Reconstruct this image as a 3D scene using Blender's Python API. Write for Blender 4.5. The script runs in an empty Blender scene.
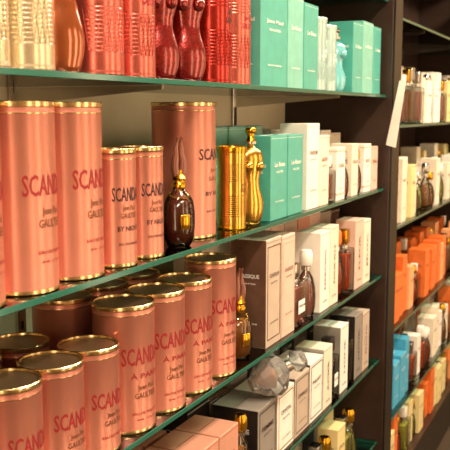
import bpy, bmesh, math, random
from mathutils import Matrix, Vector
random.seed(7)
S = bpy.context.scene
try:
    S.view_settings.view_transform = 'Standard'
except Exception: pass
H0 = 1.5   # eye height; shelf heights are quoted relative to it

# ------------------------------------------------------------ materials
def lin(h):
    h = h.lstrip('#'); o = []
    for i in (0, 2, 4):
        c = int(h[i:i+2], 16)/255
        o.append(c/12.92 if c <= .04045 else ((c+.055)/1.055)**2.4)
    return (*o, 1)
MC = {}
def mat(name, hexc, rough=.5, metal=0., var=.08, scale=30, bump=0., coat=0., emit=0.):
    if name in MC: return MC[name]
    m = bpy.data.materials.new(name); m.use_nodes = True
    nt = m.node_tree; b = nt.nodes['Principled BSDF']
    c = lin(hexc)
    tc = nt.nodes.new('ShaderNodeTexCoord'); n = nt.nodes.new('ShaderNodeTexNoise')
    n.inputs['Scale'].default_value = scale; n.inputs['Detail'].default_value = 3
    nt.links.new(tc.outputs['Object'], n.inputs['Vector'])
    r = nt.nodes.new('ShaderNodeValToRGB')
    r.color_ramp.elements[0].position = .3; r.color_ramp.elements[1].position = .7
    r.color_ramp.elements[0].color = (*[x*(1-var) for x in c[:3]], 1)
    r.color_ramp.elements[1].color = (*[min(1, x*(1+var)) for x in c[:3]], 1)
    nt.links.new(n.outputs['Fac'], r.inputs['Fac'])
    nt.links.new(r.outputs['Color'], b.inputs['Base Color'])
    b.inputs['Roughness'].default_value = rough
    b.inputs['Metallic'].default_value = metal
    b.inputs['Coat Weight'].default_value = coat
    b.inputs['Coat Roughness'].default_value = .12
    if bump:
        bp = nt.nodes.new('ShaderNodeBump'); bp.inputs['Strength'].default_value = bump
        bp.inputs['Distance'].default_value = .002
        nt.links.new(n.outputs['Fac'], bp.inputs['Height']); nt.links.new(bp.outputs[0], b.inputs['Normal'])
    if emit:
        b.inputs['Emission Color'].default_value = c; b.inputs['Emission Strength'].default_value = emit
    MC[name] = m; return m
def glass(name, hexc, solid=0., refl=1.45, solidcol=None, rough=.03):
    if name in MC: return MC[name]
    m = bpy.data.materials.new(name); m.use_nodes = True
    nt = m.node_tree; nt.nodes.clear()
    out = nt.nodes.new('ShaderNodeOutputMaterial')
    t = nt.nodes.new('ShaderNodeBsdfTransparent'); t.inputs[0].default_value = lin(hexc)
    base = t.outputs[0]
    if solid:
        d = nt.nodes.new('ShaderNodeBsdfPrincipled'); d.inputs['Base Color'].default_value = lin(solidcol or hexc)
        d.inputs['Roughness'].default_value = .15
        mx = nt.nodes.new('ShaderNodeMixShader'); mx.inputs[0].default_value = solid
        nt.links.new(base, mx.inputs[1]); nt.links.new(d.outputs[0], mx.inputs[2]); base = mx.outputs[0]
    g = nt.nodes.new('ShaderNodeBsdfGlossy'); g.inputs['Roughness'].default_value = rough
    f = nt.nodes.new('ShaderNodeFresnel'); f.inputs['IOR'].default_value = refl
    mx = nt.nodes.new('ShaderNodeMixShader')
    nt.links.new(f.outputs[0], mx.inputs[0]); nt.links.new(base, mx.inputs[1]); nt.links.new(g.outputs[0], mx.inputs[2])
    nt.links.new(mx.outputs[0], out.inputs['Surface'])
    MC[name] = m; return m

PINK = mat('rose_copper_tin', '#cf8672', .34, .7, .05, 18, coat=.15)
GOLD = mat('pale_gold_metal', '#dcc08c', .2, .98, .05)
LID = mat('brushed_lid', '#b08f6c', .3, .9, .08, 60)
RED = mat('crimson_ink', '#96191f', .5, 0, .02)
DARK = mat('dark_ink', '#3a1a1c', .5, 0, .02)
GINK = mat('gold_ink', '#7a4a2a', .4, .3, .02)
WINK = mat('white_ink', '#f2efe8', .5, 0, .02)
BLACK = mat('black_lacquer', '#17110d', .35, 0, .1)
GGOLD = mat('bright_gold', '#d9a531', .2, 1., .05)
CHROME = mat('chrome', '#c9c5bd', .18, 1., .03)
GL = glass('clear_glass', '#f1f6f4')
SHELF = glass('shelf_glass', '#dcf0e8', 0, 1.5)
EDGE = glass('shelf_glass_green_edge', '#3f927e', .72, 1.5, '#1d725f', .1)
CRYST = glass('cut_crystal', '#eef2f2', .22, 1.7, '#e8e6e2', .03)

# ------------------------------------------------------------ mesh builder
class B:
    def __init__(s): s.bm = bmesh.new(); s.mats = []
    def mi(s, m):
        if m not in s.mats: s.mats.append(m)
        return s.mats.index(m)
    def merge(s, t):
        me = bpy.data.meshes.new('t'); t.to_mesh(me); t.free(); s.bm.from_mesh(me); bpy.data.meshes.remove(me)
    def box(s, c, d, m, bev=0., seg=2, M=None):
        t = bmesh.new(); bmesh.ops.create_cube(t, size=1, matrix=Matrix.Translation(c) @ Matrix.Diagonal((*d, 1)))
        if bev: bmesh.ops.bevel(t, geom=t.edges[:], offset=bev, segments=seg, affect='EDGES', profile=.5)
        i = s.mi(m)
        for f in t.faces: f.material_index = i
        if M: bmesh.ops.transform(t, matrix=M, verts=t.verts)
        s.merge(t)
    def lathe(s, prof, m, seg=40, sx=1, sy=1, at=(0, 0, 0), M=None):
        """prof: (r, z[, mat]) or (rx, z, mat, ry, yoff)"""
        t = bmesh.new(); rings = []
        for p in prof:
            r, z = p[0], p[1]; ry = p[3] if len(p) > 3 else r; yo = p[4] if len(p) > 4 else 0
            if r < 1e-6: rings.append([t.verts.new((at[0], at[1]+yo, at[2]+z))])
            else: rings.append([t.verts.new((at[0]+r*sx*math.cos(2*math.pi*k/seg), at[1]+yo+ry*sy*math.sin(2*math.pi*k/seg), at[2]+z)) for k in range(seg)])
        for a, b, p in zip(rings, rings[1:], prof[1:]):
            i = s.mi(p[2] if len(p) > 2 and p[2] else m)
            for k in range(seg):
                k2 = (k+1) % seg
                if len(a) == 1 and len(b) == 1: continue
                if len(a) == 1: f = t.faces.new((a[0], b[k2], b[k]))
                elif len(b) == 1: f = t.faces.new((a[k], a[k2], b[0]))
                else: f = t.faces.new((a[k], a[k2], b[k2], b[k]))
                f.material_index = i
        if M: bmesh.ops.transform(t, matrix=M, verts=t.verts)
        s.merge(t)
    def ball(s, c, r, m, sc=(1, 1, 1)):
        t = bmesh.new(); bmesh.ops.create_uvsphere(t, u_segments=20, v_segments=12, radius=r, matrix=Matrix.Translation(c) @ Matrix.Diagonal((*sc, 1)))
        i = s.mi(m)
        for f in t.faces: f.material_index = i
        s.merge(t)
    def tube(s, pts, rad, m, seg=10):
        t = bmesh.new(); rings = []
        for n, p in enumerate(pts):
            p = Vector(p); q = Vector(pts[min(n+1, len(pts)-1)]); o = Vector(pts[max(n-1, 0)])
            z = (q-o).normalized(); x = z.orthogonal().normalized()
            if rings: x = (px - z*px.dot(z)).normalized()
            px = x; y = z.cross(x); r = rad[n] if isinstance(rad, (list, tuple)) else rad
            rings.append([t.verts.new(p+x*r*math.cos(2*math.pi*k/seg)+y*r*math.sin(2*math.pi*k/seg)) for k in range(seg)])
        i = s.mi(m)
        for a, b in zip(rings, rings[1:]):
            for k in range(seg): t.faces.new((a[k], a[(k+1) % seg], b[(k+1) % seg], b[k]))
        t.faces.new(rings[0][::-1]); t.faces.new(rings[-1])
        for f in t.faces: f.material_index = i
        s.merge(t)
    def text(s, txt, w, h, m, fn, rot=False):
        vs, fs = text_geo(txt)
        if not vs: return
        x0 = min(v[0] for v in vs); x1 = max(v[0] for v in vs); y0 = min(v[1] for v in vs); y1 = max(v[1] for v in vs)
        i = s.mi(m); nv = []
        for x, y in vs:
            a = ((x-x0)/(x1-x0)-.5)*w; b = ((y-y0)/(y1-y0)-.5)*h
            if rot: a, b = -b, a
            nv.append(s.bm.verts.new(fn(a, b)))
        for f in fs:
            try:
                g = s.bm.faces.new([nv[k] for k in f]); g.material_index = i
            except ValueError: pass
    def wrap(s, txt, w, h, m, r, z, off=0.):
        def fn(a, b):
            th = -math.pi/2 + off + a/r
            return ((r+.0006)*math.cos(th), (r+.0006)*math.sin(th), z+b)
        s.text(txt, w, h, m, fn)
    def done(s, name, ang=.6):
        me = bpy.data.meshes.new(name); s.bm.normal_update(); s.bm.to_mesh(me); s.bm.free()
        for m in s.mats: me.materials.append(m)
        me.shade_smooth()
        try: me.set_sharp_from_angle(angle=ang)
        except Exception: pass
        return me
TG = {}
def text_geo(txt):
    if txt in TG: return TG[txt]
    cu = bpy.data.curves.new('f', 'FONT'); cu.body = txt; cu.resolution_u = 2; cu.offset = .012
    cu.align_x = 'CENTER'; cu.space_line = .85
    ob = bpy.data.objects.new('f', cu); S.collection.objects.link(ob)
    bpy.context.view_layer.update()
    dg = bpy.context.evaluated_depsgraph_get()
    me = bpy.data.meshes.new_from_object(ob.evaluated_get(dg))
    vs = [(v.co.x, v.co.y) for v in me.vertices]; fs = [tuple(p.vertices) for p in me.polygons]
    bpy.data.objects.remove(ob); bpy.data.curves.remove(cu); bpy.data.meshes.remove(me)
    TG[txt] = (vs, fs); return TG[txt]
def put(name, me, x, y, z, rot=0.):
    o = bpy.data.objects.new(name, me); S.collection.objects.link(o)
    o.location = (x, y, H0+z); o.rotation_euler = (0, 0, rot); return o
CACHE = {}
def cached(key, f):
    if key not in CACHE: CACHE[key] = f()
    return CACHE[key]

# ------------------------------------------------------------ product makers
def can(r, h, style='scandal'):
    def f():
        b = B()
        b.lathe([(0, .0), (r*.96, 0, GOLD), (r*1.01, .0015, GOLD), (r*1.01, .005, GOLD), (r, .006, GOLD), (r, h*.5), (r, h-.016),
                 (r*1.004, h-.0155, GOLD), (r*1.004, h-.0145, GOLD), (r, h-.014), (r, h-.008), (r*1.02, h-.007, GOLD), (r*1.025, h-.005, GOLD), (r*1.02, h-.001, GOLD),
                 (r*1.0, h, GOLD), (r*.955, h-.0005, GOLD), (r*.94, h-.005, GOLD), (r*.9, h-.0055, LID), (r*.87, h-.0035, LID), (0, h-.0032, LID)], PINK, 64)
        # rolled side seam of the tin
        b.box((0, r, h/2), (.0022, .0012, h-.03), PINK, .0004, 1)
        k = r/.05
        if style == 'plain':
            b.wrap('SCANDAL', .088*k, .027, RED, r, h*.57)
            b.wrap('Jean Paul', .036*k, .012, GINK, r, h*.43); b.wrap('GAULTIER', .046*k, .011, GINK, r, h*.37)
            b.wrap('EAU DE PARFUM', .05*k, .0045, RED, r, h*.22); b.wrap('80 ML  2.7 FL.OZ.', .04*k, .003, RED, r, h*.17)
        elif style == 'night':
            b.wrap('SCANDAL', .084*k, .021, DARK, r, h*.62)
            b.wrap('Jean Paul', .036*k, .009, GINK, r, h*.5); b.wrap('GAULTIER', .046*k, .008, GINK, r, h*.44)
            b.wrap('BY NIGHT', .06*k, .008, DARK, r, h*.33)
            b.wrap('EAU DE PARFUM', .055*k, .004, DARK, r, h*.2)
        elif style == 'paris':
            b.wrap('SCANDAL', .088*k, .028, RED, r, h*.61)
            b.wrap('\u00c0 PARIS', .06*k, .010, RED, r, h*.46)
            b.wrap('Jean Paul', .036*k, .010, GINK, r, h*.36); b.wrap('GAULTIER', .046*k, .009, GINK, r, h*.3)
            b.wrap('EAU DE TOILETTE', .055*k, .0045, RED, r, h*.16); b.wrap('50 ML  1.7 FL.OZ.', .04*k, .003, RED, r, h*.11)
        elif style == 'short':
            b.wrap('SCANDAL', .088*k, .024, RED, r, h*.52)
            b.wrap('Jean Paul', .036*k, .009, GINK, r, h*.37); b.wrap('GAULTIER', .046*k, .008, GINK, r, h*.3)
            b.wrap('EAU DE PARFUM', .055*k, .0045, RED, r, h*.17)
        return b.done('can_mesh')
    return cached(('can', r, h, style), f)
def ribcan(r, h, body, ink, zones=((.12, .42), (.6, .86)), rim=None, lattice=True):
    def f():
        b = B(); rim_ = rim or body
        p = [(0, 0), (r*.96, 0, rim_), (r*1.01, .002, rim_), (r*1.01, .006, rim_), (r, .007, rim_)]
        n = 180
        for i in range(1, n):
            t = i/n; z = .007+(h-.02)*t
            k = 1
            for a, c in zones:
                if a < t < c: k = 1-.016*(.5-.5*math.cos((t-a)*2*math.pi*36))
            p.append((r*k, z))
        p += [(r, h-.012), (r*1.025, h-.010, rim_), (r*1.03, h-.002, rim_), (r, h, rim_), (r*.95, h, rim_), (r*.93, h-.005, rim_), (0, h-.004, rim_)]
        b.lathe(p, body, 56)
        b.wrap('Jean Paul', .75*r, .012, ink, r, h*.54); b.wrap('GAULTIER', .95*r, .010, ink, r, h*.48)
        if lattice:   # embossed corset lacing, same metal
            for q in range(8):
                a0 = -math.pi*.95+q*.22
                for s in (-1, 1):
                    b.tube([((r-.0001)*math.cos(a0+s*.22*j/5), (r-.0001)*math.sin(a0+s*.22*j/5), h*.14+j*h*.05) for j in range(6)], .0005, body, 5)
        return b.done('rib_mesh')
    return cached(('rib', r, h, body.name, ink.name), f)
def torso(h, body, cap, wide=.030, dressed=None):
    def f():
        b = B(); H = h*.8; w = wide
        P = [(0, 0), (.62, .0), (.74, .01), (.8, .05), (.95, .14), (1.0, .24), (.93, .34), (.76, .44), (.66, .52), (.68, .6), (.82, .69), (.95, .77), (.97, .84), (.9, .91), (.68, .97), (.36, 1.0), (.22, 1.03), (.2, 1.06)]
        pr = []
        for r, z in P:
            m = dressed if (dressed and .05 < z < .36) else None
            ry = r*(.68 if z < .6 else .6)
            pr.append((r*w, z*H, m, ry*w, 0))
        b.lathe(pr, body, 40)
        for sx in (-1, 1): b.ball((sx*.42*w, -.42*w, .76*H), .36*w, body, (1, .9, 1))
        z = 1.06*H
        b.lathe([(.2*w, z-.002), (.34*w, z), (.34*w, z+.006), (.26*w, z+.008), (.26*w, h-.012), (.36*w, h-.010), (.4*w, h-.004), (.3*w, h), (0, h)], cap, 24)
        b.lathe([(.22*w, z-.004), (.42*w, z-.002), (.42*w, z+.002), (.22*w, z+.003)], CHROME, 24)
        return b.done('torso_mesh', .9)
    return cached(('torso', h, body.name, cap.name, wide, dressed.name if dressed else ''), f)
def carton(w, d, h, body, ink, lines=('PARFUM',), accent=None, tall=False, side=None, frame=None):
    """side: different stock on the narrow ends; frame: printed border on the front"""
    def f():
        b = B()
        b.box((0, 0, h/2), (w, d, h), body, .0012, 1)
        if side:
            for s in (-1, 1): b.box((s*w/2, 0, h/2), (.0008, d-.002, h-.002), side)
        b.box((0, -d/2, h*.985-.0035), (w*.99, .0006, .0006), ink)
        if accent:
            b.box((0, 0, h*.12), (w+.0010, d+.0010, h*.04), accent)
            b.box((0, 0, h*.93), (w+.0010, d+.0010, h*.025), accent)
        if frame:
            fw = .0022
            for zc in (h*.07, h*.93): b.box((0, -d/2-.0003, zc), (w*.86, .0008, fw), frame)
            for s in (-1, 1): b.box((s*(w*.43-fw/2), -d/2-.0003, h*.5), (fw, .0008, h*.86), frame)
        b.box((0, 0, h+.0003), (w*.8, .0006, .0006), ink)
        sink = ink if not side else (WINK if side in (BLK, NAVY, MAUVE, GREY) else ink)
        for face in ('y', 'x'):
            W = w if face == 'y' else d; D = d if face == 'y' else w
            ik = ink if face == 'y' else sink
            if face == 'y': fn = lambda cz: (lambda a, q: (a, -D/2-.0014, cz+q))
            else: fn = lambda cz: (lambda a, q: (-D/2-.0014, -a, cz+q))
            if tall:
                b.text(lines[0], h*.5, W*.15, ik, fn(h*.52), rot=True)
                if len(lines) > 1: b.text(lines[1], W*.5, .006, ik, fn(h*.12))
            else:
                z = h*.66
                for i, l in enumerate(lines):
                    tw = W*(.62 if i == 0 else .42); th = min(.010 if i == 0 else .005, W*.16)
                    b.text(l, tw, th, ik, fn(z)); z -= th*.5+.011
                b.text('EAU DE PARFUM', W*.5, .0035, ik, fn(h*.22))
        return b.done('carton_mesh')
    return cached(('ct', w, d, h, body.name, ink.name, lines, accent.name if accent else 0, tall, side.name if side else 0, frame.name if frame else 0), f)
def rbottle(w, d, h, juice, cap, ink=None, shape='rect'):
    def f():
        b = B(); hb = h*.7
        if shape == 'rect':
            b.box((0, 0, hb/2), (w, d, hb), GL, min(w, d)*.12, 3)
            b.box((0, 0, hb*.48), (w*.84, d*.76, hb*.8), juice, min(w, d)*.1, 2)
        else:
            k = d/w; R = w/2
            pr = [(0, 0), (.6, 0), (.8, .03), (.97, .2), (1, .42), (.93, .62), (.72, .82), (.4, .95), (.22, 1)]
            b.lathe([(r*R, z*hb) for r, z in pr], GL, 36, 1, k)
            b.lathe([(0, .06*hb)]+[(r*R*.88, (.06+z*.8)*hb) for r, z in pr[1:-2]]+[(0, .8*hb)], juice, 30, 1, k)
        cr = min(w, d)*.24
        b.tube([(0, 0, hb*.12), (0, 0, hb)], .0012, WINK, 6)
        b.lathe([(0, hb-.001), (cr*1.15, hb-.001, CHROME), (cr*1.15, hb+h*.05, CHROME), (cr*.8, hb+h*.055, CHROME), (cr*.8, hb+h*.08, CHROME)], CHROME, 24)
        if shape == 'rect': b.box((0, 0, (hb+h*.07+h)/2), (cr*3, cr*2.4, h-hb-h*.07), cap, cr*.25, 2)
        else: b.lathe([(0, hb+h*.07), (cr*1.3, hb+h*.07), (cr*1.55, hb+h*.1), (cr*1.5, h*.94), (cr*1.1, h*.99), (0, h)], cap, 28)
        if ink:
            if shape == 'rect': b.box((0, -d/2-.0002, hb*.45), (w*.5, .0008, hb*.3), WINK)
            b.text('PARFUM', w*.44, .006, DARK, lambda a, q: (a, -d/2-.0012, hb*.47+q))
        return b.done('bottle_mesh', .7)
    return cached(('rb', w, d, h, juice.name, cap.name, shape, ink.name if ink else 0), f)
def legs_bottle(h, juice):
    """round flacon with gold collar, chain and pair-of-legs stopper"""
    def f():
        b = B(); R = .029; hb = h*.52
        pr = [(0, 0), (.62, 0), (.74, .02), (.94, .16), (1, .38), (1, .6), (.9, .8), (.66, .93), (.36, 1), (.3, 1.04)]
        b.lathe([(r*R, z*hb) for r, z in pr], GL, 36, 1, .8)
        b.lathe([(0, .05*hb)]+[(r*R*.92, (.05+.82*z)*hb) for r, z in pr[1:-1]]+[(0, .87*hb)], juice, 32, 1, .8)
        b.box((0, -R*.83, hb*.45), (.018, .002, .026), GGOLD, .0008, 1)
        z = 1.02*hb
        b.lathe([(0, z), (.40*R, z), (.44*R, z+.003), (.44*R, z+.009), (.36*R, z+.011), (.36*R, z+.016), (.44*R, z+.018), (.3*R, z+.024), (0, z+.024)], GGOLD, 28)
        n = 26
        for i in range(n):   # chain
            a = 2*math.pi*i/n; b.ball((.6*R*math.cos(a), .5*R*math.sin(a), z-.006-.005*(1-math.sin(a))), .0017, GGOLD)
        z += .022
        leg = glass('rosy_glass_stopper', '#d9a48c', .6, 1.5, '#9a5c48')
        for s in (-1, 1):
            b.tube([(s*.0050, 0, z), (s*.0076, 0, z+.014), (s*.0072, -.002, z+.028), (s*.005, 0, z+.038), (s*.0050, .001, h-.020), (s*.003, -.001, h-.009), (s*.004, -.006, h)],
                   [.0070, .0074, .0062, .0052, .0048, .0030, .0016], leg)
        b.tube([(0, 0, z), (0, 0, z+.010)], .007, GGOLD, 16)
        return b.done('legs_mesh', .9)
    return cached(('legs', h, juice.name), f)
def gem_bottle():
    def f():
        b = B(); R = .045
        tint = glass('blush_juice', '#f0c8b0', .6, 1.4, '#e0a284')
        b.lathe([(0, 0), (.3*R, .004), (.7*R, .022), (1*R, .048), (.86*R, .066), (.5*R, .078), (.24*R, .08)], CRYST, 9, 1, .8)
        b.lathe([(0, .014), (.42*R, .026), (.6*R, .046), (.3*R, .056), (0, .056)], tint, 9, 1, .8)
        b.lathe([(.22*R, .079), (.26*R, .08), (.26*R, .09), (.18*R, .091)], CHROME, 24)
        b.lathe([(0, .09), (.2*R, .092), (.5*R, .104), (.36*R, .122), (0, .126)], CRYST, 8)
        return b.done('gem', .05)
    return cached('gem', f)

# ------------------------------------------------------------ colours of stock
TURQ = mat('turquoise_card', '#4fae9f', .35, .1, .08, coat=.4)
TURQ2 = mat('pale_turquoise_card', '#7cc4b4', .35, .1, .08, coat=.4)
CREAM = mat('cream_card', '#e9dcc6', .45, 0, .04)
WHITE = mat('white_card', '#f2ebe0', .4, 0, .03)
BLUSH = mat('blush_card', '#e2bcaa', .4, 0, .05)
SALM = mat('salmon_card', '#d0947c', .4, .1, .05)
MAUVE = mat('mauve_foil_card', '#866452', .25, .5, .15)
TAUPE = mat('taupe_card', '#c9b5a2', .35, .1, .06)
BLK = mat('black_card', '#241e1c', .3, 0, .1, coat=.4)
NAVY = mat('navy_card', '#2c2d38', .3, 0, .1, coat=.4)
GREY = mat('grey_card', '#a59c92', .3, .3, .06)
ORNG = mat('orange_card', '#e2702e', .42, 0, .12, coat=.2)
PEACH = mat('peach_card', '#f0a874', .45, 0, .06)
BLUE = mat('sky_blue_card', '#4aa6ca', .42, 0, .08, coat=.2)
YEL = mat('straw_card', '#e2cf94', .45, 0, .05)
SILV = mat('silver_gilt_tin', '#dfceac', .26, .8, .05)
PKM = mat('rose_metal_tin', '#cf6a5c', .26, .8, .06, coat=.3)
REDM = mat('ruby_metal_tin', '#ab2a20', .24, .8, .08, coat=.4)
SAIL = mat('frosted_blue_tin', '#b3ceca', .25, .5, .06)
BRONZE = mat('bronze_glass_body', '#a8562e', .15, .6, .1, coat=1)
RUBY = mat('ruby_glitter', '#841614', .22, .6, .45, 260, .2, coat=1)
GBODY = mat('gold_body', '#d8a84c', .2, .95, .06)
BLT = mat('aqua_body', '#6fbcc0', .15, .1, .05, coat=1)
J_DK = glass('plum_amber_juice', '#7a3020', .6, 1.4, '#74301e')
J_PK = glass('pink_juice', '#f2b8a8', .5, 1.4, '#e09a8a')
J_OR = glass('orange_juice', '#f0703a', .65, 1.4, '#dd5a2c')
J_YE = glass('yellow_green_juice', '#e0d870', .55, 1.4, '#c8c254')
J_AM = glass('amber_juice', '#c98a4a', .6, 1.4, '#b4702f')
J_AQ = glass('aqua_juice', '#8fd8de', .55, 1.4, '#62b8c2')
J_GY = glass('smoke_juice', '#6a6064', .7, 1.4, '#3c3638')

ZA, ZB, ZC, ZD, ZE, ZTOP = .052, -.232, -.506, -.778, -1.05, .335
# ------------------------------------------------------------ fixture
UNIT = []
def unit():
    e = bpy.data.objects.new('display_shelving_unit', None); S.collection.objects.link(e); UNIT.append(e); return e
def own(o, u=0): o.parent = UNIT[u]; return o
unit(); unit()
def slab(name, x0, x1, y0, y1, z0, z1, m, bev=.001, u=None):
    b = B(); b.box(((x0+x1)/2, (y0+y1)/2, (z0+z1)/2+H0), (x1-x0, y1-y0, z1-z0), m, bev, 1)
    o = bpy.data.objects.new(name, b.done(name)); S.collection.objects.link(o)
    if u is not None: own(o, u)
    return o
def glass_shelf(x0, x1, zt, u, y0=0., y1=.315, th=.009):
    b = B(); b.box(((x0+x1)/2, (y0+y1)/2, zt-th/2), (x1-x0, y1-y0, th), SHELF, .0008, 1)
    e = b.mi(EDGE); b.bm.normal_update()
    for f in b.bm.faces:
        if abs(f.normal.z) < .9: f.material_index = e
    o = put('glass_shelf', b.done('glass_shelf'), 0, 0, 0); own(o, u)
WOOD = mat('espresso_wood', '#342016', .4, 0, .25, 14)
BACK1 = mat('cream_back_panel', '#f2e4c4', .6, 0, .05, 8)
for z in (ZTOP, ZA, ZB, ZC, ZD, ZE): glass_shelf(-.25, 2.497, z, 0)
slab('back_panel', -.25, 2.5, .33, .345, -1.3, .7, BACK1, u=0)
def upright(x0, x1, u):
    b = B(); b.box(((x0+x1)/2, .165, H0-.3), (x1-x0, .36, 2.0), WOOD, .002, 1)
    b.box(((x0+x1)/2, -.018, H0-.3), (x1-x0-.01, .006, 2.0), BLACK, .001, 1)
    o = bpy.data.objects.new('upright_panel', b.done('u')); S.collection.objects.link(o); own(o, u)
upright(2.502, 2.60, 0); upright(-.33, -.252, 0); upright(4.4, 4.46, 1)
slab('back_panel', 2.602, 4.398, .33, .345, -1.3, .7, WOOD, u=1)
slab('plinth', -.33, 2.6, .01, .345, -1.5, -1.302, BLACK, u=0); slab('plinth', 2.601, 4.46, .01, .345, -1.5, -1.302, BLACK, u=1)
slab('canopy', -.33, 2.6, -.03, .345, .702, .78, WOOD, u=0); slab('canopy', 2.601, 4.46, -.03, .345, .702, .78, WOOD, u=1)
U2 = (.30, -.042, -.378, -.728, -1.04)
for z in U2: glass_shelf(2.602, 4.398, z, 1)
slab('shelf_base', 2.602, 4.398, .0, .329, -1.301, -1.29, WOOD, u=1)
b = B(); b.box((3.5, -.005, H0+.53), (1.79, .02, .12), WOOD, .001, 1); b.box((3.5, -.018, H0+.475), (1.79, .008, .035), CHROME, .001, 1)
o = bpy.data.objects.new('pelmet', b.done('p')); S.collection.objects.link(o); own(o, 1)
for x in (.2, 1.17, 2.1, 3.1, 3.9):
    b = B(); b.box((x, .3255, H0-.3), (.022, .008, 2.0), CHROME, .001, 1)
    for i in range(60): b.box((x, .3212, H0-1.28+i*.033), (.005, .001, .016), BLACK)
    for z in ((ZTOP, ZA, ZB, ZC, ZD, ZE) if x < 2.5 else U2):
        t = bmesh.new(); zt = H0+z-.0095
        pr = [(.321, zt), (.02, zt), (.02, zt-.006), (.321, zt-.03)]
        vs = [[t.verts.new((x+s*.002, y, zz)) for y, zz in pr] for s in (-1, 1)]
        t.faces.new(vs[0]); t.faces.new(vs[1][::-1])
        for k in range(4): t.faces.new((vs[0][k], vs[1][k], vs[1][(k+1) % 4], vs[0][(k+1) % 4]))
        bmesh.ops.recalc_face_normals(t, faces=t.faces); i = b.mi(CHROME)
        for f in t.faces: f.material_index = i
        b.merge(t)
    o = bpy.data.objects.new('bracket_rail', b.done('r')); S.collection.objects.link(o); own(o, 0 if x < 2.5 else 1)
# hanging shelf card
t = bmesh.new()
pts = [(-.060, .092), (-.040, .094), (-.004, -.10), (-.034, -.108)]
vs = [[t.verts.new((x, y, z+H0)) for y, z in pts] for x in (2.494, 2.4965)]
t.faces.new(vs[0]); t.faces.new(vs[1][::-1])
for k in range(4): t.faces.new((vs[0][k], vs[1][k], vs[1][(k+1) % 4], vs[0][(k+1) % 4]))
bmesh.ops.recalc_face_normals(t, faces=t.faces)
b = B(); b.mi(WHITE); b.merge(t); o = bpy.data.objects.new('shelf_label_card', b.done('c')); S.collection.objects.link(o)

# ------------------------------------------------------------ shelf B
rot = lambda a=.12: random.uniform(-a, a)
P = 'perfume_can'
for x in (.42, .53, .635, .741, .848, .955):
    put(P, can(.051, .246, 'plain'), x, .056, ZB, .12+rot(.04))
for x in (.5, .61, .72, .83, .94): put(P, can(.051, .246, 'plain'), x, .17, ZB, rot())
put(P, can(.034, .178, 'night'), 1.052, .040, ZB, -.25); put(P, can(.034, .178, 'night'), 1.138, .042, ZB, -.22)
put('perfume_bottle', legs_bottle(.19, J_DK), 1.246, .034, ZB, -.6)
put(P, can(.060, .25, 'night'), 1.365, .088, ZB, .25)
put(P, ribcan(.029, .165, GBODY, GINK, rim=GGOLD, lattice=False), 1.485, .045, ZB)
put('torso_perfume_bottle', torso(.20, GBODY, GGOLD, .030), 1.558, .036, ZB, -.6)
for x in (1.658, 1.758): put('perfume_box', carton(.094, .06, .182, TURQ, WINK, ('Le Beau', 'GAULTIER')), x, .042, ZB)
for x in (1.50, 1.60, 1.70, 1.80): put('perfume_box', carton(.092, .07, .20, TURQ2, WINK, ('Jean Paul', 'GAULTIER')), x, .165, ZB)
def row(z, x, specs, y0=.012, gap=.006, jit=.0):
    for s in specs:
        k, w, d, h = s[:4]; y = y0+random.uniform(0, jit)
        if k == 'c': put('perfume_box', carton(w, d, h, *s[4:]), x+w/2, y+d/2, z, 0)
        elif k == 'b': put('perfume_bottle', rbottle(w, d, h, *s[4:]), x+w/2, y+d/2, z, 0)
        elif k == 't': put('torso_perfume_bottle', torso(h, s[4], s[5], w/2*.95), x+w/2, y+d/2, z, -.5)
        x += w+gap
    return x
row(ZB, 1.835, [('c', .085, .07, .205, WHITE, GINK, ('PARFUM', 'paris'), None), ('c', .07, .06, .175, CREAM, RED, ('AURA', 'paris'), None),
                ('b', .055, .04, .12, J_PK, WHITE, None, 'rect'), ('c', .07, .06, .14, WHITE, GINK, ('FLORALE',), BLUSH), ('b', .05, .035, .13, J_PK, CHROME, None, 'round'), ('c', .06, .06, .145, CREAM, GINK, ('ROSE',), None),
                ('b', .05, .035, .13, J_PK, GGOLD, None, 'round'), ('c', .07, .06, .14, WHITE, RED, ('BLANC', 'paris'), BLUSH), ('c', .07, .06, .13, BLUSH, GINK, ('PETALE',), None)])
row(ZB, 1.87, [('c', .08, .07, .19, WHITE, GINK, ('PARFUM', 'paris'), None), ('c', .09, .07, .18, BLUSH, RED, ('ROSE',), None), ('c', .09, .07, .185, WHITE, GINK, ('BLANC',), None),
               ('c', .09, .07, .16, CREAM, GINK, ('FLORALE',), None), ('c', .09, .07, .18, WHITE, RED, ('PARFUM',), None), ('c', .09, .07, .17, CREAM, GINK, ('IVOIRE',), None)], .12)
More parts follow.
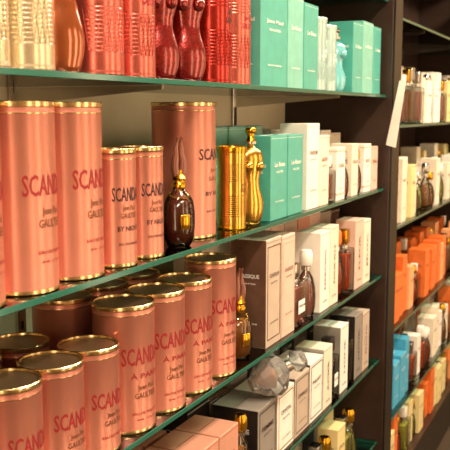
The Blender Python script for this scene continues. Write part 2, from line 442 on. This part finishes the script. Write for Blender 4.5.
# ------------------------------------------------------------ shelf C
for x in (.50, .605, .707, .809, .90+.002, .994): put(P, can(.0455, .163, 'short'), x, .052, ZC, rot(.06))
for x in (.52, .63, .74, .85, .96): put(P, can(.0455, .163, 'short'), x, .155, ZC, rot())
for x, h in ((1.094, .207), (1.197, .207), (1.302, .207), (1.407, .228)): put(P, can(.050, h, 'paris'), x, .054, ZC, rot(.05)-.2)
for x in (1.09, 1.2, 1.31): put(P, can(.050, .207, 'paris'), x, .17, ZC, rot())
put('perfume_bottle', legs_bottle(.19, J_AM), 1.505, .036, ZC, -.5)
row(ZC, 1.59, [('c', .085, .085, .236, TAUPE, DARK, ('CLASSIQUE', 'paris'), None, False, MAUVE, MAUVE), ('c', .08, .08, .232, BLUSH, DARK, ('CLASSIQUE', 'paris'), None, False, TAUPE, TAUPE),
               ('b', .085, .045, .15, J_PK, CHROME, DARK, 'rect'), ('b', .08, .045, .17, J_PK, WHITE, None, 'round'), ('c', .07, .07, .205, WHITE, DARK, ('NARCISO', 'edp'), None, True),
               ('c', .07, .06, .21, CREAM, DARK, ('POUR ELLE', 'edp'), None, True), ('b', .08, .05, .19, J_OR, ORNG, None, 'round'), ('b', .06, .05, .18, J_OR, GGOLD, None, 'rect'),
               ('c', .08, .06, .2, BLUSH, DARK, ('FLEUR', 'edp'), None, True), ('c', .07, .06, .19, CREAM, DARK, ('MUSC', 'edp'), None, True)])
row(ZC, 1.52, [('c', .09, .07, .23, TAUPE, DARK, ('INTENSE',), None), ('c', .09, .07, .235, TAUPE, DARK, ('CLASSIQUE',), None), ('c', .09, .07, .225, BLUSH, DARK, ('PARFUM',), None), ('c', .09, .07, .22, BLUSH, DARK, ('WOMAN',), None),
               ('c', .09, .07, .22, BLUSH, DARK, ('ROSE',), None), ('c', .09, .07, .22, TAUPE, DARK, ('PARFUM',), None), ('c', .09, .07, .225, SALM, DARK, ('CORAL',), None), ('c', .09, .07, .22, BLUSH, DARK, ('FLEUR',), None), ('c', .09, .07, .21, TAUPE, DARK, ('MUSC',), None), ('c', .08, .07, .21, MAUVE, WINK, ('MUSC',), None)], .13)
# ------------------------------------------------------------ shelf D
row(ZD, .55, [('c', .086, .1, .155, SALM, RED, ('SCANDAL', 'coffret'), None)]*10, .015, .005)
row(ZD, .55, [('c', .086, .1, .15, SALM, RED, ('SCANDAL', 'coffret'), None)]*9, .13, .005)
row(ZD, 1.475, [('b', .055, .04, .155, J_AM, GGOLD, None, 'round')])
row(ZD, 1.55, [('c', .105, .11, .145, GREY, DARK, ('FEMME', 'paris'), None, False, BLK, BLK), ('c', .105, .11, .145, WHITE, DARK, ('CRYSTAL', 'femme'), None, False, GREY, GGOLD),
               ('c', .10, .10, .15, TAUPE, DARK, ('OPALE', 'paris'), None, False, BLK, BLK), ('c', .10, .10, .155, WHITE, DARK, ('NUIT', 'homme'), None, False, NAVY, NAVY), ('c', .07, .08, .165, CREAM, DARK, ('ACIER', 'edt'), None, True, GREY),
               ('b', .06, .05, .17, J_GY, BLACK, WINK, 'rect'), ('c', .07, .08, .19, WHITE, DARK, ('LIGNE', 'edt'), None, True, GREY), ('b', .055, .05, .185, J_GY, CHROME, None, 'rect'), ('c', .075, .08, .19, GREY, DARK, ('NOIR', 'edt'), None, True, BLK), ('c', .07, .08, .18, TAUPE, DARK, ('BOIS', 'edt'), None, True, MAUVE)])
row(ZD, 1.47, [('c', .1, .09, .15, BLK, WINK, ('NOIR',), None), ('c', .1, .09, .14, MAUVE, WINK, ('FEMME',), None), ('c', .1, .09, .15, GREY, DARK, ('NUIT',), None), ('c', .1, .09, .18, NAVY, WINK, ('NUIT',), None), ('c', .1, .09, .2, GREY, WINK, ('ACIER',), None),
               ('c', .1, .09, .21, BLK, WINK, ('NOIR',), None), ('c', .1, .09, .2, GREY, WINK, ('ACIER',), None), ('c', .1, .09, .21, BLK, WINK, ('NOIR',), None), ('c', .1, .09, .2, MAUVE, WINK, ('BOIS',), None)], .14)
g = put('crystal_perfume_bottle', gem_bottle(), 1.60, .055, ZD+.177, 0)
g.scale = (1.2, 1.2, 1.2); g.rotation_euler = (math.radians(12), math.radians(70), math.radians(-25))
# ------------------------------------------------------------ shelf E
row(ZE, 1.2, [('c', .09, .08, .15, YEL, DARK, ('CITRON',), None), ('c', .09, .08, .15, CREAM, DARK, ('VERBENA',), None), ('c', .09, .08, .16, YEL, DARK, ('CITRON',), None), ('c', .09, .08, .15, CREAM, DARK, ('ZESTE',), None),
              ('b', .07, .05, .15, J_YE, CHROME, WINK, 'rect'), ('b', .07, .05, .16, J_YE, GGOLD, None, 'round'), ('c', .07, .06, .17, YEL, DARK, ('CITRON',), None), ('b', .07, .05, .17, J_YE, CHROME, None, 'rect'),
              ('c', .07, .06, .16, GREY, DARK, ('THYME',), None), ('b', .07, .05, .17, J_YE, CHROME, WINK, 'rect'), ('b', .07, .05, .165, J_AM, GGOLD, None, 'round'), ('c', .07, .06, .17, YEL, DARK, ('CITRON',), None), ('b', .07, .05, .17, J_YE, CHROME, None, 'rect'), ('b', .06, .05, .17, J_YE, GGOLD, None, 'round')])
row(ZE, 1.2, [('c', .09, .08, .17, [YEL, CREAM, BLK, GREY][i % 4], DARK, ('CITRON',), None) for i in range(13)], .13)
# ------------------------------------------------------------ shelf A
put(P, ribcan(.038, .235, SILV, RED), .68, .05, ZA); put(P, ribcan(.038, .235, SILV, RED), .778, .05, ZA, .1)
put(P, ribcan(.038, .235, SILV, RED), .866, .05, ZA, -.05)
put('torso_perfume_bottle', torso(.235, BRONZE, GGOLD, .032), .945, .05, ZA, -.7)
put(P, ribcan(.041, .24, PKM, GINK), 1.03, .052, ZA, .2)
put(P, ribcan(.036, .24, PKM, RED), 1.128, .05, ZA, -.1)
put('torso_perfume_bottle', torso(.21, RUBY, REDM, .033), 1.215, .05, ZA, -.7)
put('torso_perfume_bottle', torso(.22, RUBY, REDM, .036), 1.305, .048, ZA, -.7)
put(P, ribcan(.040, .24, REDM, DARK), 1.405, .052, ZA, .2)
put(P, ribcan(.036, .235, PKM, RED), 1.50, .05, ZA, -.1)
row(ZA, 1.552, [('c', .145, .07, .2, TURQ, WINK, ('Jean Paul', 'GAULTIER'), None), ('c', .095, .06, .2, TURQ2, WINK, ('Le Beau',), None), ('c', .095, .06, .195, TURQ, WINK, ('Le Beau',), None)])
put(P, ribcan(.034, .175, SAIL, WINK), 1.955, .045, ZA); put(P, ribcan(.03, .165, SAIL, WINK), 2.045, .045, ZA)
put('torso_perfume_bottle', torso(.165, BLT, CHROME, .034), 2.13, .045, ZA, -.6)
row(ZA, 2.185, [('c', .09, .07, .19, TURQ, WINK, ('Le Beau',), None), ('c', .1, .07, .2, TURQ2, WINK, ('Le Beau',), None), ('c', .08, .07, .195, TURQ, WINK, ('Le Beau',), None)])
for i, x in enumerate((.7, .8, .9, 1.0)): put(P, ribcan(.041, .24, PKM if i % 2 else SILV, RED), x, .16, ZA)
for x in (1.1, 1.2, 1.3, 1.4): put(P, ribcan(.04, .24, REDM, DARK), x, .16, ZA)
row(ZA, 1.5, [('c', .1, .08, .2, TURQ2, WINK, ('Le Beau',), None)]*9, .13)
# ------------------------------------------------------------ second bay
def bay(z, pal, juices, hs, y0=.012, near=None):
    x = 2.62
    while x < 4.3:
        w = random.choice((.06, .07, .08)); h = round(random.uniform(*hs), 2)
        if near and x < 2.98: s = ('c', w, .07, h, near, WINK, ('AQUA',), None)
        elif random.random() < .6:
            c = random.choice(pal); s = ('c', w, .07, h, c, random.choice((GINK, DARK)), (random.choice(('FLEUR', 'SOLEIL', 'ROSE', 'MUSC')),), None)
        else: s = ('b', w, .045, round(h*.9, 2), random.choice(juices), random.choice((GGOLD, CHROME, WHITE)), None, random.choice(('rect', 'round')))
        x = row(z, x, [s], y0+random.uniform(0, .02))
for z, pal, ju, hs, nr in ((-.042, [CREAM, WHITE, YEL, CREAM], [J_YE, J_PK, J_AM], (.15, .22), None), (-.378, [CREAM, WHITE, CREAM, TAUPE, YEL], [J_YE, J_AM], (.15, .22), None),
                       (-.728, [ORNG, PEACH, ORNG, ORNG], [J_OR, J_AM], (.15, .21), None), (-1.04, [WHITE, CREAM, ORNG], [J_OR, J_AM], (.16, .22), BLUE), (-1.288, [ORNG, YEL, PEACH], [J_YE, J_OR], (.14, .2), None)):
    bay(z, pal, ju, hs, near=nr); bay(z, pal, ju, (hs[0]+.02, hs[1]+.01), y0=.12, near=nr)

# ------------------------------------------------------------ room
WALL = mat('warm_plaster', '#a98f6a', .8, 0, .04, 6, .1)
FLOOR = mat('stone_floor_tile', '#4a3e33', .35, 0, .12, 3)
CEIL = mat('ceiling_paint', '#e0d2ba', .9, 0, .02, 5)
slab('wall_left', -1.5, 5.5, .35, .45, -1.5, 1.25, WALL)
slab('wall_right', -1.5, 5.5, -2.7, -2.6, -1.5, 1.25, WALL)
slab('wall_back', 5.5, 5.6, -2.7, .45, -1.5, 1.25, WALL)
slab('wall_front', -1.6, -1.5, -2.7, .45, -1.5, 1.25, WALL)
slab('floor', -1.6, 5.6, -2.7, .45, -1.6, -1.5, FLOOR)
slab('ceiling', -1.6, 5.6, -2.7, .45, 1.25, 1.35, CEIL)
STREAK_GLOW = mat('added_streak_glow', '#ffe2bd', .5, emit=4.2)  # emission for the added panels that the tins reflect
def streak_panel(name, M, w, h):  # framed glowing panel, added out of view for vertical highlights on the tins
    b = B(); b.box((0, .012, 0), (w, .01, h), STREAK_GLOW, M=M)
    for s in (-1, 1):
        b.box((s*(w/2+.02), 0, 0), (.05, .05, h+.09), BLACK, .003, 1, M=M); b.box((0, 0, s*(h/2+.02)), (w+.09, .05, .05), BLACK, .003, 1, M=M)
    o = bpy.data.objects.new(name, b.done(name)); S.collection.objects.link(o)
Rz = lambda a: Matrix.Rotation(math.radians(a), 4, 'Z')
for i, (x, w) in enumerate(((.5, .35), (1.7, .5), (3.4, .5), (4.7, .5))):
    streak_panel('streak_panel_%d' % (i+1), Matrix.Translation((x, -2.57, H0-.15)) @ Rz(180), w, 2.1)
streak_panel('streak_panel_5', Matrix.Translation((-1.47, -1.0, H0-.15)) @ Rz(90), .6, 2.1)  # one more added glow panel, behind the camera
HOUS = mat('white_housing', '#e6e4de', .5)
LENS = mat('lamp_diffuser', '#fff2dc', .5, emit=4)
for x in (.1, 1.5, 2.9, 4.3):
    e = bpy.data.objects.new('ceiling_light', None); S.collection.objects.link(e); e.location = (x, -.95, H0+1.25)
    b = B(); b.box((0, 0, -.012), (1.0, .3, .024), HOUS, .004); b.box((0, 0, -.0255), (.94, .24, .003), LENS)
    h = bpy.data.objects.new('housing', b.done('h')); S.collection.objects.link(h); h.parent = e
    l = bpy.data.lights.new('lamp', 'AREA'); l.shape = 'RECTANGLE'; l.size = .94; l.size_y = .24; l.energy = 43; l.color = (1, .83, .62)
    lo = bpy.data.objects.new('lamp', l); S.collection.objects.link(lo); lo.parent = e; lo.location = (0, 0, -.032)
w = bpy.data.worlds.new('w'); S.world = w; w.use_nodes = True
w.node_tree.nodes['Background'].inputs[0].default_value = (1, .95, .88, 1); w.node_tree.nodes['Background'].inputs[1].default_value = .3
# ------------------------------------------------------------ camera
cd = bpy.data.cameras.new('cam'); cd.sensor_width = 36; cd.lens = 65.84; cd.clip_start = .01
cd.dof.use_dof = True; cd.dof.focus_distance = 1.5; cd.dof.aperture_fstop = 12
co = bpy.data.objects.new('camera', cd); S.collection.objects.link(co); co.location = (0, -.65, H0)
p, y = math.radians(7.82), math.radians(25.54)
co.rotation_euler = Vector((math.cos(y)*math.cos(p), math.sin(y)*math.cos(p), -math.sin(p))).to_track_quat('-Z', 'Y').to_euler()
S.camera = co
